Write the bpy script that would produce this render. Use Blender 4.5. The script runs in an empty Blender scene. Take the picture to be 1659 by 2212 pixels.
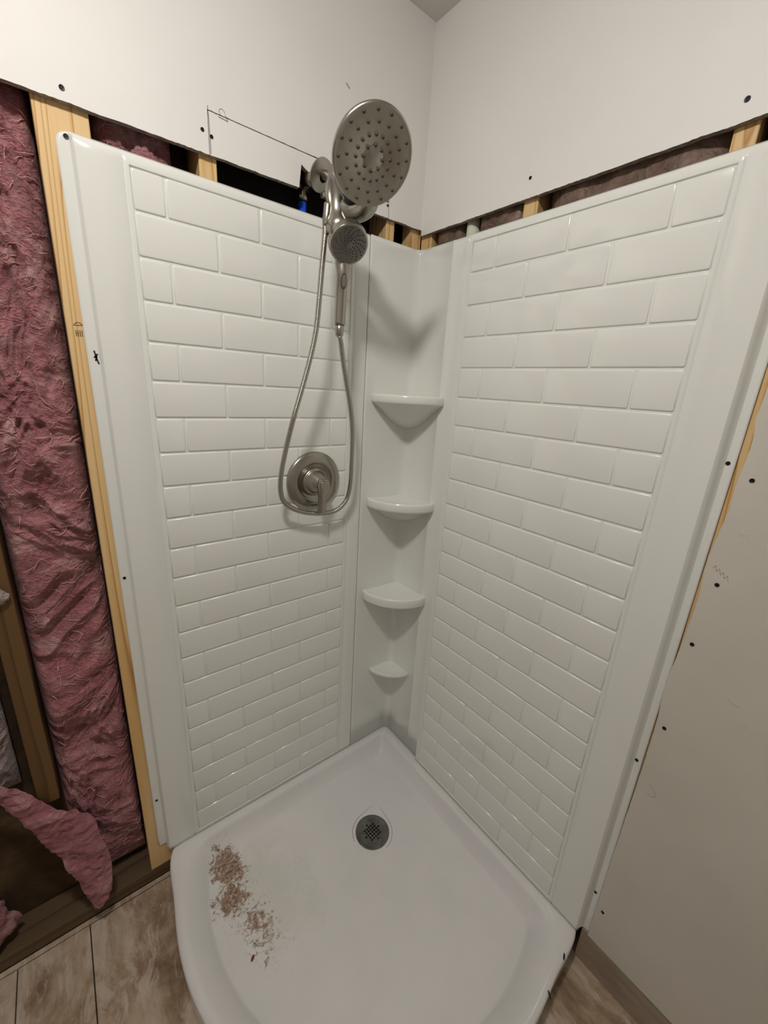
import bpy, bmesh, math, random
from mathutils import Vector, Matrix, noise
random.seed(7)
S = bpy.context.scene
C = S.collection
PI = math.pi
ZO = 1.81                      # all heights below are written from the first tile joint; the floor is at world 0

# ------------------------------------------------------------------ camera
CAM = Vector((-0.9323718977, -1.0615214353, -0.3108338310 + ZO))
fw = Vector((0.603447121, 0.742393016, -0.291039828))
rt = Vector((0.785544624, -0.616173388, 0.057008769))
up = Vector((0.137008085, 0.263026550, 0.955010900))
cd = bpy.data.cameras.new('camera'); cam = bpy.data.objects.new('camera', cd); C.objects.link(cam)
M = Matrix((rt, up, -fw)).transposed().to_4x4(); M.translation = CAM
cam.matrix_world = M
cd.sensor_fit = 'VERTICAL'; cd.sensor_height = 36.0; cd.lens = 874.123 / 2212 * 36.0
cd.clip_start = 0.01; cd.clip_end = 50
S.camera = cam

# ------------------------------------------------------------------ world, exposure
w = bpy.data.worlds.new('world'); S.world = w; w.use_nodes = True
w.node_tree.nodes['Background'].inputs[0].default_value = (1.0, 0.95, 0.9, 1)
w.node_tree.nodes['Background'].inputs[1].default_value = 0.10
S.view_settings.view_transform = 'Standard'; S.view_settings.look = 'None'
S.view_settings.gamma = 1.0; S.view_settings.use_curve_mapping = False
S.view_settings.exposure = 0.0
LAMP = (-0.98, -0.76, 0.58)  # round flush ceiling light, just above the frame
LAMP_POWER = 184.0

# ------------------------------------------------------------------ materials
def mat(name, col, rough=0.5, metal=0.0, coat=0.0, spec=0.5):
    m = bpy.data.materials.new(name); m.use_nodes = True
    b = m.node_tree.nodes['Principled BSDF']
    b.inputs['Base Color'].default_value = (*col, 1); b.inputs['Roughness'].default_value = rough
    b.inputs['Metallic'].default_value = metal; b.inputs['Coat Weight'].default_value = coat
    b.inputs['Specular IOR Level'].default_value = spec
    return m
def nd(m, typ, **kw):
    n = m.node_tree.nodes.new(typ)
    for k, v in kw.items():
        if k in n.inputs: n.inputs[k].default_value = v
        else: setattr(n, k, v)
    return n
def ln(m, a, b): m.node_tree.links.new(a, b)
def bs(m): return m.node_tree.nodes['Principled BSDF']
def coords(m, scale=(1, 1, 1), kind='Object', rot=(0, 0, 0)):
    t = nd(m, 'ShaderNodeTexCoord'); mp = nd(m, 'ShaderNodeMapping')
    mp.inputs['Scale'].default_value = scale; mp.inputs['Rotation'].default_value = rot
    ln(m, t.outputs[kind], mp.inputs['Vector']); return mp.outputs['Vector']
def pos(m, scale=(1, 1, 1)):                       # world position, for surfaces that never move
    t = nd(m, 'ShaderNodeNewGeometry'); mp = nd(m, 'ShaderNodeMapping'); mp.inputs['Scale'].default_value = scale
    ln(m, t.outputs['Position'], mp.inputs['Vector']); return mp.outputs['Vector']
def ntex(m, vec, sc, det=4, rough=.55, dist=0.0):
    n = nd(m, 'ShaderNodeTexNoise'); n.inputs['Scale'].default_value = sc; n.inputs['Detail'].default_value = det
    n.inputs['Roughness'].default_value = rough; n.inputs['Distortion'].default_value = dist
    ln(m, vec, n.inputs['Vector']); return n.outputs['Fac']
def ramp(m, fac, stops):
    r = nd(m, 'ShaderNodeValToRGB'); e = r.color_ramp.elements
    e[0].position, e[0].color = stops[0][0], (*stops[0][1], 1)
    e[1].position, e[1].color = stops[-1][0], (*stops[-1][1], 1)
    for p, c in stops[1:-1]:
        x = e.new(p); x.color = (*c, 1)
    ln(m, fac, r.inputs['Fac']); return r.outputs['Color']
def mix(m, fac, a, b):
    x = nd(m, 'ShaderNodeMix', data_type='RGBA')
    if isinstance(fac, float): x.inputs[0].default_value = fac
    else: ln(m, fac, x.inputs[0])
    for i, v in ((6, a), (7, b)):
        if isinstance(v, tuple): x.inputs[i].default_value = (*v, 1)
        else: ln(m, v, x.inputs[i])
    return x.outputs[2]
def math_(m, op, a, b=None, c=None):
    x = nd(m, 'ShaderNodeMath', operation=op)
    for i, v in enumerate((a, b, c)):
        if v is None: continue
        if isinstance(v, (int, float)): x.inputs[i].default_value = v
        else: ln(m, v, x.inputs[i])
    return x.outputs[0]
def bump(m, h, strength=.3, dist=.002):
    b = nd(m, 'ShaderNodeBump'); b.inputs['Strength'].default_value = strength; b.inputs['Distance'].default_value = dist
    ln(m, h, b.inputs['Height']); ln(m, b.outputs['Normal'], bs(m).inputs['Normal'])

# painted drywall: eggshell paint with faint roller stipple
PAINT = mat('wall_paint', (.80, .785, .76), .55)
_v = pos(PAINT); ln(PAINT, ramp(PAINT, ntex(PAINT, _v, 2.5, 3), [(.3, (.78, .765, .74)), (.7, (.83, .815, .79))]), bs(PAINT).inputs['Base Color'])
bump(PAINT, ntex(PAINT, _v, 420, 2), .12, .0008)
LOWPAINT = mat('lower_wall_paint', (.62, .595, .53), .45)
_v = pos(LOWPAINT)
_c = ramp(LOWPAINT, ntex(LOWPAINT, _v, 3, 3), [(.3, (.58, .555, .49)), (.7, (.65, .62, .555))])
_sm = ramp(LOWPAINT, ntex(LOWPAINT, _v, 9, 6, .7), [(.66, (0, 0, 0)), (.74, (1, 1, 1))])
ln(LOWPAINT, mix(LOWPAINT, _sm, _c, (.50, .47, .41)), bs(LOWPAINT).inputs['Base Color'])
bump(LOWPAINT, ntex(LOWPAINT, _v, 420, 2), .15, .0008)
CEIL = mat('ceiling_paint', (.72, .70, .67), .8)
bump(CEIL, ntex(CEIL, pos(CEIL), 150, 3), .3, .001)
GYPSUM = mat('gypsum_edge', (.36, .31, .27), .95)
_v = pos(GYPSUM); ln(GYPSUM, ramp(GYPSUM, ntex(GYPSUM, _v, 90, 5, .7), [(.3, (.17, .14, .12)), (.7, (.48, .42, .37))]), bs(GYPSUM).inputs['Base Color'])
bump(GYPSUM, ntex(GYPSUM, _v, 160, 4), .8, .003)
# white gloss acrylic
ACR = mat('white_acrylic', (.81, .822, .78), .14, coat=.3)
bump(ACR, ntex(ACR, pos(ACR), 5, 2), .05, .01)
TILE = mat('white_tile', (.82, .832, .79), .14, coat=.3)
bump(TILE, ntex(TILE, pos(TILE), 6, 2), .08, .01)
# nickel
NICK = mat('brushed_nickel', (.40, .38, .335), .30, 1.0)
_v = coords(NICK, (1, 1, 1)); bump(NICK, ntex(NICK, _v, 300, 2), .05, .0005)
NICKS = mat('satin_nickel_face', (.40, .38, .33), .42, 1.0)
NOZ = mat('grey_rubber_nozzle', (.06, .055, .05), .6)
FACE2 = mat('dark_spray_face', (.20, .195, .18), .35, .6)
CHROME = mat('polished_chrome', (.46, .435, .39), .22, 1.0)
BLACK = mat('black_screw', (.012, .012, .014), .45, .5)
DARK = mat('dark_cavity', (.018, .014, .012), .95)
PIPE = mat('black_pipe', (.012, .013, .018), .45)
BLUE = mat('blue_pipe', (.015, .10, .75), .35)
BRASS = mat('aged_fitting_metal', (.40, .37, .30), .28, 1.0)
SLATE = mat('drain_metal', (.20, .20, .19), .38, .85)
_v = coords(SLATE); ln(SLATE, ramp(SLATE, ntex(SLATE, _v, 30, 4), [(.35, (.15, .145, .135)), (.7, (.26, .26, .245))]), bs(SLATE).inputs['Base Color'])
PLASTIC = mat('white_plastic_pipe', (.72, .74, .60), .5)
# new pine: growth bands wandering along the length
def wood(name, light, mid, dark, sx=14.0, axis='Z', off=0.0):
    m = mat(name, light, .6)
    sc = {'Z': (1, 1, .06), 'X': (.06, 1, 1), 'Y': (1, .06, 1)}[axis]
    v = pos(m, sc)
    n1 = ntex(m, v, 7 + off, 2, .5, .3)
    ph = math_(m, 'MULTIPLY', n1, sx)
    fr = math_(m, 'FRACT', ph)
    col = ramp(m, fr, [(0.0, light), (.55, light), (.80, mid), (.92, dark), (1.0, light)])
    fine = ntex(m, pos(m, (sc[0] * 1, sc[1] * 1, sc[2] * .5)), 160, 2)
    ln(m, mix(m, math_(m, 'MULTIPLY', fine, .35), col, mid), bs(m).inputs['Base Color'])
    bump(m, fine, .15, .0008); return m
PINE = wood('new_pine', (.78, .55, .28), (.68, .42, .16), (.42, .20, .045), 17.0)
OLD = wood('old_stud_wood', (.145, .078, .024), (.12, .060, .017), (.07, .032, .009), 5.0)
PLATEW = wood('sole_plate_wood', (.12, .078, .04), (.10, .06, .03), (.05, .03, .015), 6.0, 'X')
TAUPE = mat('scuffed_wall_base', (.30, .235, .17), .8)
_v = pos(TAUPE, (1, 1, 4)); ln(TAUPE, ramp(TAUPE, ntex(TAUPE, _v, 9, 5), [(.3, (.27, .21, .155)), (.7, (.38, .31, .235))]), bs(TAUPE).inputs['Base Color'])
# insulation
def insul(name, a, b, c, d):
    m = mat(name, b, 1.0, spec=.1)
    v = pos(m, (1, 1, 1.6))
    n = ntex(m, v, 6, 9, .66, 2.2)
    col = ramp(m, n, [(.32, a), (.44, b), (.55, c), (.66, d)])  # fibre tones, with valley shade and pale highlights put into the colour
    f = nd(m, 'ShaderNodeTexNoise'); f.inputs['Scale'].default_value = 34; f.inputs['Detail'].default_value = 5; f.inputs['Distortion'].default_value = 3.5
    ln(m, v, f.inputs['Vector'])
    rid = math_(m, 'ABSOLUTE', math_(m, 'SUBTRACT', f.outputs['Fac'], .5))
    fib = ramp(m, rid, [(0.0, (1, 1, 1)), (.035, (0, 0, 0))])
    ln(m, mix(m, math_(m, 'MULTIPLY', fib, .35), col, d), bs(m).inputs['Base Color'])
    h = math_(m, 'ADD', f.outputs['Fac'], math_(m, 'MULTIPLY', n, 2.0))
    bump(m, h, .9, .012)
    bs(m).inputs['Sheen Weight'].default_value = .25
    return m
PINK = insul('pink_fibreglass', (.25, .065, .08), (.37, .12, .14), (.47, .19, .205), (.64, .39, .38))
PALE = insul('pale_fibreglass', (.22, .14, .13), (.38, .28, .26), (.50, .40, .37), (.72, .62, .58))
WISP = mat('pale_fibre', (.60, .33, .33), .8)
FLAPM = insul('faded_pink_fibreglass', (.22, .05, .07), (.42, .13, .17), (.50, .19, .23), (.60, .32, .33))
KRAFT = mat('kraft_facing', (.16, .10, .075), .45)
_v = pos(KRAFT); ln(KRAFT, ramp(KRAFT, ntex(KRAFT, _v, 22, 6, .6, 1.0), [(.3, (.11, .066, .046)), (.6, (.21, .135, .10)), (.75, (.34, .24, .19))]), bs(KRAFT).inputs['Base Color'])
bump(KRAFT, ntex(KRAFT, _v, 30, 6, .6, 1.5), .9, .01)
SHEATH = mat('brown_sheathing', (.07, .04, .016), .9)
_v = pos(SHEATH); ln(SHEATH, ramp(SHEATH, ntex(SHEATH, _v, 7, 7, .65, .6), [(.3, (.020, .010, .004)), (.55, (.065, .036, .013)), (.75, (.15, .09, .038))]), bs(SHEATH).inputs['Base Color'])
# subfloor boards with scraped paint
FLOORM = mat('scraped_subfloor', (.45, .34, .25), .75)
_v = pos(FLOORM, (1, .45, 1))
_a = ramp(FLOORM, ntex(FLOORM, _v, 6, 8, .68, .5), [(.32, (.13, .08, .045)), (.42, (.28, .19, .12)), (.50, (.46, .35, .25)), (.66, (.62, .53, .43))])
_b = ramp(FLOORM, ntex(FLOORM, pos(FLOORM, (1.3, .5, 1)), 13, 7, .7, .8), [(.52, (0, 0, 0)), (.60, (1, 1, 1))])
_g = ramp(FLOORM, ntex(FLOORM, pos(FLOORM, (3, .25, 1)), 30, 4, .7), [(.35, (0, 0, 0)), (.75, (1, 1, 1))])
_c = mix(FLOORM, math_(FLOORM, 'MULTIPLY', _b, .65), _a, (.66, .57, .49))
_c = mix(FLOORM, math_(FLOORM, 'MULTIPLY', _g, .30), _c, (.24, .15, .08))
ln(FLOORM, _c, bs(FLOORM).inputs['Base Color']); bump(FLOORM, ntex(FLOORM, _v, 30, 5), .3, .002)
GAP = mat('board_gap', (.03, .02, .015), 1.0)
# shower base acrylic with a dried mud print left of the drain
BASE = mat('shower_base_acrylic', (.76, .75, .745), .17, coat=.35)
_p = nd(BASE, 'ShaderNodeNewGeometry'); _sp = nd(BASE, 'ShaderNodeSeparateXYZ'); ln(BASE, _p.outputs['Position'], _sp.inputs[0])
def blob(cx, cy, rx, ry, ang):
    ca, sa = math.cos(ang), math.sin(ang)
    dx = math_(BASE, 'SUBTRACT', _sp.outputs[0], cx); dy = math_(BASE, 'SUBTRACT', _sp.outputs[1], cy)
    u = math_(BASE, 'ADD', math_(BASE, 'MULTIPLY', dx, ca / rx), math_(BASE, 'MULTIPLY', dy, sa / rx))
    v = math_(BASE, 'ADD', math_(BASE, 'MULTIPLY', dx, -sa / ry), math_(BASE, 'MULTIPLY', dy, ca / ry))
    d = math_(BASE, 'SQRT', math_(BASE, 'ADD', math_(BASE, 'MULTIPLY', u, u), math_(BASE, 'MULTIPLY', v, v)))
    return math_(BASE, 'SUBTRACT', 1.0, d)
_bl = math_(BASE, 'MAXIMUM', blob(-.703, -.118, .060, .085, .15), blob(-.722, -.205, .062, .058, .0))
_bl = math_(BASE, 'MAXIMUM', _bl, math_(BASE, 'MULTIPLY', blob(-.688, -.30, .06, .12, .2), .42))
_n = ntex(BASE, pos(BASE), 55, 8, .7, .5)
_m = math_(BASE, 'ADD', _bl, math_(BASE, 'MULTIPLY', math_(BASE, 'SUBTRACT', _n, .54), 2.4))
_mask = ramp(BASE, _m, [(.10, (0, 0, 0)), (.32, (1, 1, 1))])
_dirt = ramp(BASE, ntex(BASE, pos(BASE), 110, 6), [(.34, (.15, .09, .055)), (.50, (.33, .22, .155)), (.62, (.44, .32, .25)), (.70, (.70, .58, .50))])
_haze = ramp(BASE, math_(BASE, 'ADD', blob(-.63, -.25, .17, .22, .3), math_(BASE, 'MULTIPLY', math_(BASE, 'SUBTRACT', ntex(BASE, pos(BASE), 16, 5), .5), 1.5)), [(.15, (0, 0, 0)), (.6, (1, 1, 1))])
_bc = ramp(BASE, ntex(BASE, pos(BASE), 9, 5), [(.3, (.74, .735, .73)), (.7, (.79, .775, .77))])
_bc = mix(BASE, math_(BASE, 'MULTIPLY', _haze, .45), _bc, (.63, .62, .54))
# small specks over the whole tray
_vo = nd(BASE, 'ShaderNodeTexVoronoi'); _vo.inputs['Scale'].default_value = 28; ln(BASE, pos(BASE), _vo.inputs['Vector'])
_spk = ramp(BASE, _vo.outputs['Distance'], [(.035, (1, 1, 1)), (.06, (0, 0, 0))])
_spk = math_(BASE, 'MULTIPLY', _spk, ramp(BASE, ntex(BASE, pos(BASE), 6, 2), [(.58, (0, 0, 0)), (.66, (1, 1, 1))]))
_bc = mix(BASE, math_(BASE, 'MULTIPLY', _spk, .5), _bc, (.30, .22, .16))
ln(BASE, mix(BASE, _mask, _bc, _dirt), bs(BASE).inputs['Base Color'])
ln(BASE, math_(BASE, 'ADD', math_(BASE, 'MULTIPLY', _mask, .6), math_(BASE, 'ADD', math_(BASE, 'MULTIPLY', _haze, .2), .17)), bs(BASE).inputs['Roughness'])
ln(BASE, math_(BASE, 'SUBTRACT', .35, math_(BASE, 'MULTIPLY', _mask, .35)), bs(BASE).inputs['Coat Weight'])
bump(BASE, ntex(BASE, pos(BASE), 45, 4), .06, .003)
RIMLINE = mat('grimy_seam', (.40, .375, .34), .5)
PENCIL = mat('pencil_mark', (.13, .11, .10), .9)
SMUDGE = mat('brown_smudge', (.40, .31, .27), .9)
INK = mat('lumber_stamp_ink', (.10, .06, .03), .9)
RED = mat('dark_red_flake', (.20, .02, .025), .5)
CRUMB = mat('plaster_crumb', (.50, .40, .32), .9)
GLOW = bpy.data.materials.new('frosted_lamp_glass'); GLOW.use_nodes = True
GLOW.node_tree.nodes.clear(); _e = GLOW.node_tree.nodes.new('ShaderNodeEmission'); _o = GLOW.node_tree.nodes.new('ShaderNodeOutputMaterial')
_e.inputs[0].default_value = (1.0, .955, .895, 1); _e.inputs[1].default_value = LAMP_POWER
GLOW.node_tree.links.new(_e.outputs[0], _o.inputs[0])

# ------------------------------------------------------------------ builders
def wloc(o):
    v = Vector((0, 0, 0))
    while o: v += o.location; o = o.parent
    return v
def thing(name, label, cat, loc, group=None):
    o = bpy.data.objects.new(name, None); C.objects.link(o); o.location = (loc[0], loc[1], loc[2] + ZO)
    o.empty_display_size = .05; o['label'] = label; o['category'] = cat
    if group: o['group'] = group
    return o
def tag(o, label, cat, group=None):
    o['label'] = label; o['category'] = cat
    if group: o['group'] = group
    return o
def link(name, me, parent=None, loc=(0, 0, 0)):
    """a mesh already centred on loc (local heights)"""
    o = bpy.data.objects.new(name, me); C.objects.link(o)
    L = Vector((loc[0], loc[1], loc[2] + ZO))
    if parent: o.parent = parent; L = L - wloc(parent)
    o.location = L; return o
def obj(name, bm, m, parent=None, smooth=False, origin=None):
    """bm in scene coordinates (z from the first tile joint)"""
    me = bpy.data.meshes.new(name)
    if origin is None:
        if parent is not None:
            pw = wloc(parent); origin = (pw.x, pw.y, pw.z - ZO)
        else:
            xs = [v.co for v in bm.verts]
            origin = (sum(v.x for v in xs) / len(xs), sum(v.y for v in xs) / len(xs), min(v.z for v in xs))
    ov = Vector(origin)
    for v in bm.verts: v.co = v.co - ov
    bm.to_mesh(me); bm.free()
    for mm in (m if isinstance(m, (list, tuple)) else [m]): me.materials.append(mm)
    if smooth:
        for p in me.polygons: p.use_smooth = True
    return link(name, me, parent, origin)
def struct(o): o['kind'] = 'structure'; return o
def box(bm, x0, x1, y0, y1, z0, z1, mi=0, bev=0):
    n0 = len(bm.verts)
    vs = [bm.verts.new((x, y, z)) for x in (x0, x1) for y in (y0, y1) for z in (z0, z1)]
    fs = [bm.faces.new([vs[i] for i in q]) for q in ((0, 1, 3, 2), (4, 6, 7, 5), (0, 4, 5, 1), (2, 3, 7, 6), (0, 2, 6, 4), (1, 5, 7, 3))]
    for f in fs: f.material_index = mi
    if bev:
        es = list({e for f in fs for e in f.edges})
        bmesh.ops.bevel(bm, geom=es, offset=bev, segments=1, affect='EDGES')
    return fs
def bx(*a, **k):
    bm = bmesh.new(); box(bm, *a, **k); bmesh.ops.recalc_face_normals(bm, faces=bm.faces); return bm
def frame_of(t):
    t = t.normalized(); a = Vector((0, 0, 1)) if abs(t.z) < .9 else Vector((1, 0, 0))
    u = t.cross(a).normalized(); return u, t.cross(u).normalized()
def tube(bm, pts, rads, seg=16, caps=True, mi=0, flat=None):
    pts = [Vector(p) for p in pts]
    if not isinstance(rads, (list, tuple)): rads = [rads] * len(pts)
    rings = []; u = None
    for i, p in enumerate(pts):
        t = (pts[min(i + 1, len(pts) - 1)] - pts[max(i - 1, 0)])
        if t.length < 1e-9: t = Vector((0, 0, 1))
        t.normalize()
        if u is None: u, v = frame_of(t)
        else:
            u = (u - t * u.dot(t)).normalized(); v = t.cross(u)
        r = rads[i]
        rings.append([bm.verts.new(p + u * math.cos(2 * PI * k / seg) * r + v * math.sin(2 * PI * k / seg) * r * (flat or 1)) for k in range(seg)])
    for a, b in zip(rings, rings[1:]):
        for k in range(seg):
            f = bm.faces.new((a[k], a[(k + 1) % seg], b[(k + 1) % seg], b[k])); f.material_index = mi
    if caps:
        for r_ in (rings[0][::-1], rings[-1]):
            f = bm.faces.new(r_); f.material_index = mi
    return rings
def lathe(bm, c, n, prof, seg=48, mi=0):
    """prof: (radius, height along n) from centre c; closed at radius 0 ends"""
    c = Vector(c); n = Vector(n).normalized(); u, v = frame_of(n)
    rings = []
    for r, h in prof:
        if r < 1e-6: rings.append([bm.verts.new(c + n * h)])
        else: rings.append([bm.verts.new(c + n * h + (u * math.cos(2 * PI * k / seg) + v * math.sin(2 * PI * k / seg)) * r) for k in range(seg)])
    for a, b in zip(rings, rings[1:]):
        for k in range(seg):
            k2 = (k + 1) % seg
            if len(a) == 1 and len(b) == 1: continue
            if len(a) == 1: q = (a[0], b[k], b[k2])
            elif len(b) == 1: q = (a[k], a[k2], b[0])
            else: q = (a[k], a[k2], b[k2], b[k])
            f = bm.faces.new(q); f.material_index = mi
def fixn(bm): bmesh.ops.recalc_face_normals(bm, faces=bm.faces); return bm
def catmull(P, n):
    P = [Vector(p) for p in P]; out = []
    for i in range(len(P) - 1):
        p0, p1, p2, p3 = P[max(i - 1, 0)], P[i], P[i + 1], P[min(i + 2, len(P) - 1)]
        for k in range(n):
            t = k / n
            out.append(.5 * ((2 * p1) + (p2 - p0) * t + (2 * p0 - 5 * p1 + 4 * p2 - p3) * t * t + (3 * p1 - p0 - 3 * p2 + p3) * t ** 3))
    out.append(P[-1]); return out
def resample(P, d):
    out = [P[0]]; acc = 0
    for a, b in zip(P, P[1:]):
        L = (b - a).length; s = d - acc
        while s <= L and L > 0:
            out.append(a + (b - a) * (s / L)); s += d
        acc = (acc + L) % d
    return out
def sstep(a, b, x):
    t = min(max((x - a) / (b - a), 0), 1); return t * t * (3 - 2 * t)

def jag_prism(loop, axis, a0, a1, mats):
    """loop of (u,z) extruded between a0 (front) and a1; axis 'y' -> u is x, axis 'x' -> u is y; edges get material 1"""
    bm = bmesh.new(); f = []; b = []
    for u, z in loop:
        f.append(bm.verts.new((u, a0, z) if axis == 'y' else (a0, u, z)))
        b.append(bm.verts.new((u, a1, z) if axis == 'y' else (a1, u, z)))
    bm.faces.new(f); bm.faces.new(b[::-1])
    for i in range(len(f)):
        j = (i + 1) % len(f); q = bm.faces.new((f[j], f[i], b[i], b[j])); q.material_index = 1
    return fixn(bm)
def jag(u0, u1, z, step=.006, amp=.0012, edge='z', seed=0):
    n = max(2, int(abs(u1 - u0) / step)); out = []
    for i in range(n + 1):
        u = u0 + (u1 - u0) * i / n
        d = noise.noise(Vector((u * 170, seed, 0))) * amp + noise.noise(Vector((u * 22, seed, 3))) * amp * 1.2
        out.append((u, z + d) if edge == 'z' else (z + d, u))
    return out

# ------------------------------------------------------------------ setting: drywall, ceiling, floor
YL = 0.0            # face of the left drywall
XR = 0.010          # face of the right drywall
TH = 0.0127
CZ = 0.632; FZ = -1.81
XB, YB = -2.3, -2.3
# left wall: an upper sheet, with the patch cut out and set back in
px0, px1, pz1 = -.601, -.118, .217
def ledge(x): return .1375 + (x + .9) * .010 / .9 + .004 * (x > -.3)
lo = []
for x, z in jag(XB, px0 - .0012, 0, seed=1): lo.append((x, ledge(x) + z))
loop = lo + [(px0 - .0012, pz1 + .0015), (px1 + .0010, pz1 + .0002)] 
for x, z in jag(px1 + .0010, XR + TH, 0, seed=1): loop.append((x, ledge(x) + z))
loop += [(XR + TH, CZ), (XB, CZ)]
wl = struct(obj('wall_left', jag_prism(loop, 'y', YL, YL + TH, None), [PAINT, GYPSUM]))
lo = []
for x, z in jag(px0, -.394, 0, seed=2): lo.append((x, ledge(x) + z))
lo += [(-.392, .160), (-.388, .192), (-.378, .186), (-.366, .181), (-.345, .180), (-.334, .172), (-.330, .155)]
for x, z in jag(-.329, px1, 0, seed=2): lo.append((x, ledge(x) + z))
obj('drywall_patch', jag_prism(lo + [(px1, pz1 - .001), (px0, pz1)], 'y', YL + .0004, YL + TH, None), [PAINT, GYPSUM], wl)
# right wall
lo = [(y, .1365 + z) for y, z in jag(YL, YB, 0, seed=5)]
wr = struct(obj('wall_right', jag_prism(lo + [(YB, CZ), (YL, CZ)], 'x', XR, XR + TH, None), [PAINT, GYPSUM]))
# lower sheet of the right wall, cut raggedly beside the shower panel
edge = [(-.888, -1.70), (-.8885, -1.60), (-.889, -1.42), (-.8905, -1.25), (-.893, -1.10), (-.8925, -.98), (-.888, -.90), (-.8885, -.85), (-.893, -.78), (-.8955, -.70), (-.896, -.66), (-.8925, -.62),
        (-.892, -.58), (-.896, -.53), (-.9, -.49), (-.8985, -.44), (-.901, -.40), (-.9025, -.36), (-.897, -.325), (-.899, -.29), (-.8985, -.262)]
ee = []
for (a, za), (b, zb) in zip(edge, edge[1:]):
    n = max(1, int((zb - za) / .008))
    for i in range(n):
        t = i / n; zz = za + (zb - za) * t
        ee.append((a + (b - a) * t + noise.noise(Vector((zz * 140, 2, 0))) * .0013, zz))
ee.append(edge[-1])
wrl = struct(obj('wall_right', jag_prism(ee + [(YB, -.262), (YB, -1.70)], 'x', XR, XR + TH, None), [LOWPAINT, GYPSUM]))
struct(obj('wall_back', bx(XB, XR + .13, YB - .02, YB, FZ, CZ), PAINT))
struct(obj('wall_side', bx(XB - .02, XB, YB, .13, FZ, CZ), PAINT))
struct(obj('ceiling', bx(XB - .02, .13, YB - .02, .13, CZ, CZ + .02), CEIL))
# bare wall base under the lower drywall, right
struct(obj('trim_1', bx(XR + .002, XR + TH, YB, -.872, FZ, -1.6985), TAUPE))
# the backs of the open wall bays
struct(obj('wall_behind_left', bx(XB, .13, .105, .125, FZ, CZ), SHEATH))
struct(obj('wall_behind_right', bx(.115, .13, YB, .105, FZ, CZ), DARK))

# floor: subfloor sheet with boards on it
fl = struct(obj('floor', bx(XB, .115, YB, .105, FZ - .03, FZ - .012), GAP))
seams = [XB, -2.14, -1.985, -1.83, -1.675, -1.52, -1.365, -1.209, -1.055, -.845, .105]
for a, b in zip(seams, seams[1:]):
    bm = bx(a + .0012, b - .0012, YB, -.004, FZ - .0125, FZ + random.uniform(-.0006, .0006), bev=.0012)
    obj('floor_board', bm, FLOORM, fl)
obj('floor_board', bx(XB, -.0, -.0015, .0115, FZ - .0125, FZ + .0005, bev=.001), FLOORM, fl)

# ------------------------------------------------------------------ framing
SY = YL + TH + .0002; SX = XR + TH + .0002
pl = obj('sole_plate', bx(XB, SX + .088, SY, SY + .088, FZ + .0002, FZ + .042, bev=.001), PLATEW); tag(pl, 'dirty wooden sole plate lying on the floor under the open left wall', 'lumber', 'wall framing')
def stud(name, label, x0, x1, y0, y1, z0, z1, m, group='wall framing'):
    bm = bx(x0, x1, y0, y1, z0, z1, bev=.0015)
    return tag(obj(name, bm, m), label, 'stud', group)
st1 = stud('wide_stud', 'wide knotty new pine stud behind the left edge of the left shower panel', -.893, -.811, SY, SY + .038, FZ + .043, CZ - .002, PINE)
stud('stud', 'narrow pine stud showing in the slot under the marked left drywall patch line', -.621, -.584, SY, SY + .088, FZ + .043, CZ - .002, PINE)
stud('stud', 'pine stud showing in the slot right of the round shower head', -.113, -.083, SY, SY + .088, FZ + .043, CZ - .002, PINE)
stud('stud', 'left one of the two corner studs meeting at the inside corner', -.022, SX - .0005, SY, SY + .038, FZ + .043, CZ - .002, PINE)
stud('stud', 'right one of the two corner studs meeting at the inside corner', SX, SX + .038, -.034, .0115, FZ + .002, CZ - .002, PINE)
stud('stud', 'pine stud in the right slot above the screw in the middle of the right panel', SX, SX + .088, -.389, -.350, FZ + .002, CZ - .002, PINE)
stud('stud', 'pine stud in the right slot at the top right corner of the right panel', SX, SX + .088, -.787, -.752, FZ + .002, CZ - .002, PINE)
stud('stud', 'pine stud showing as a thin strip between right panel and ragged lower drywall', SX, SX + .088, -.918, -.880, FZ + .002, CZ - .002, PINE)
stud('stud', 'old brown stud cut off short above the floor in the open left wall', -1.098, -1.058, SY, SY + .086, -1.347, CZ - .002, OLD)
# pale pipe in the right slot
bm = bmesh.new(); tube(bm, [(SX + .022, -.178, -1.5), (SX + .022, -.178, CZ - .01)], .019, 20)
tag(obj('plastic_pipe', bm, PLASTIC, smooth=True), 'pale plastic pipe upright in the right slot near the corner', 'pipe')
# black pipe lying in the left slot
bm = bmesh.new(); tube(bm, [(-.582, .085, .165), (-.35, .088, .16), (-.122, .088, .15)], .016, 16)
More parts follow.
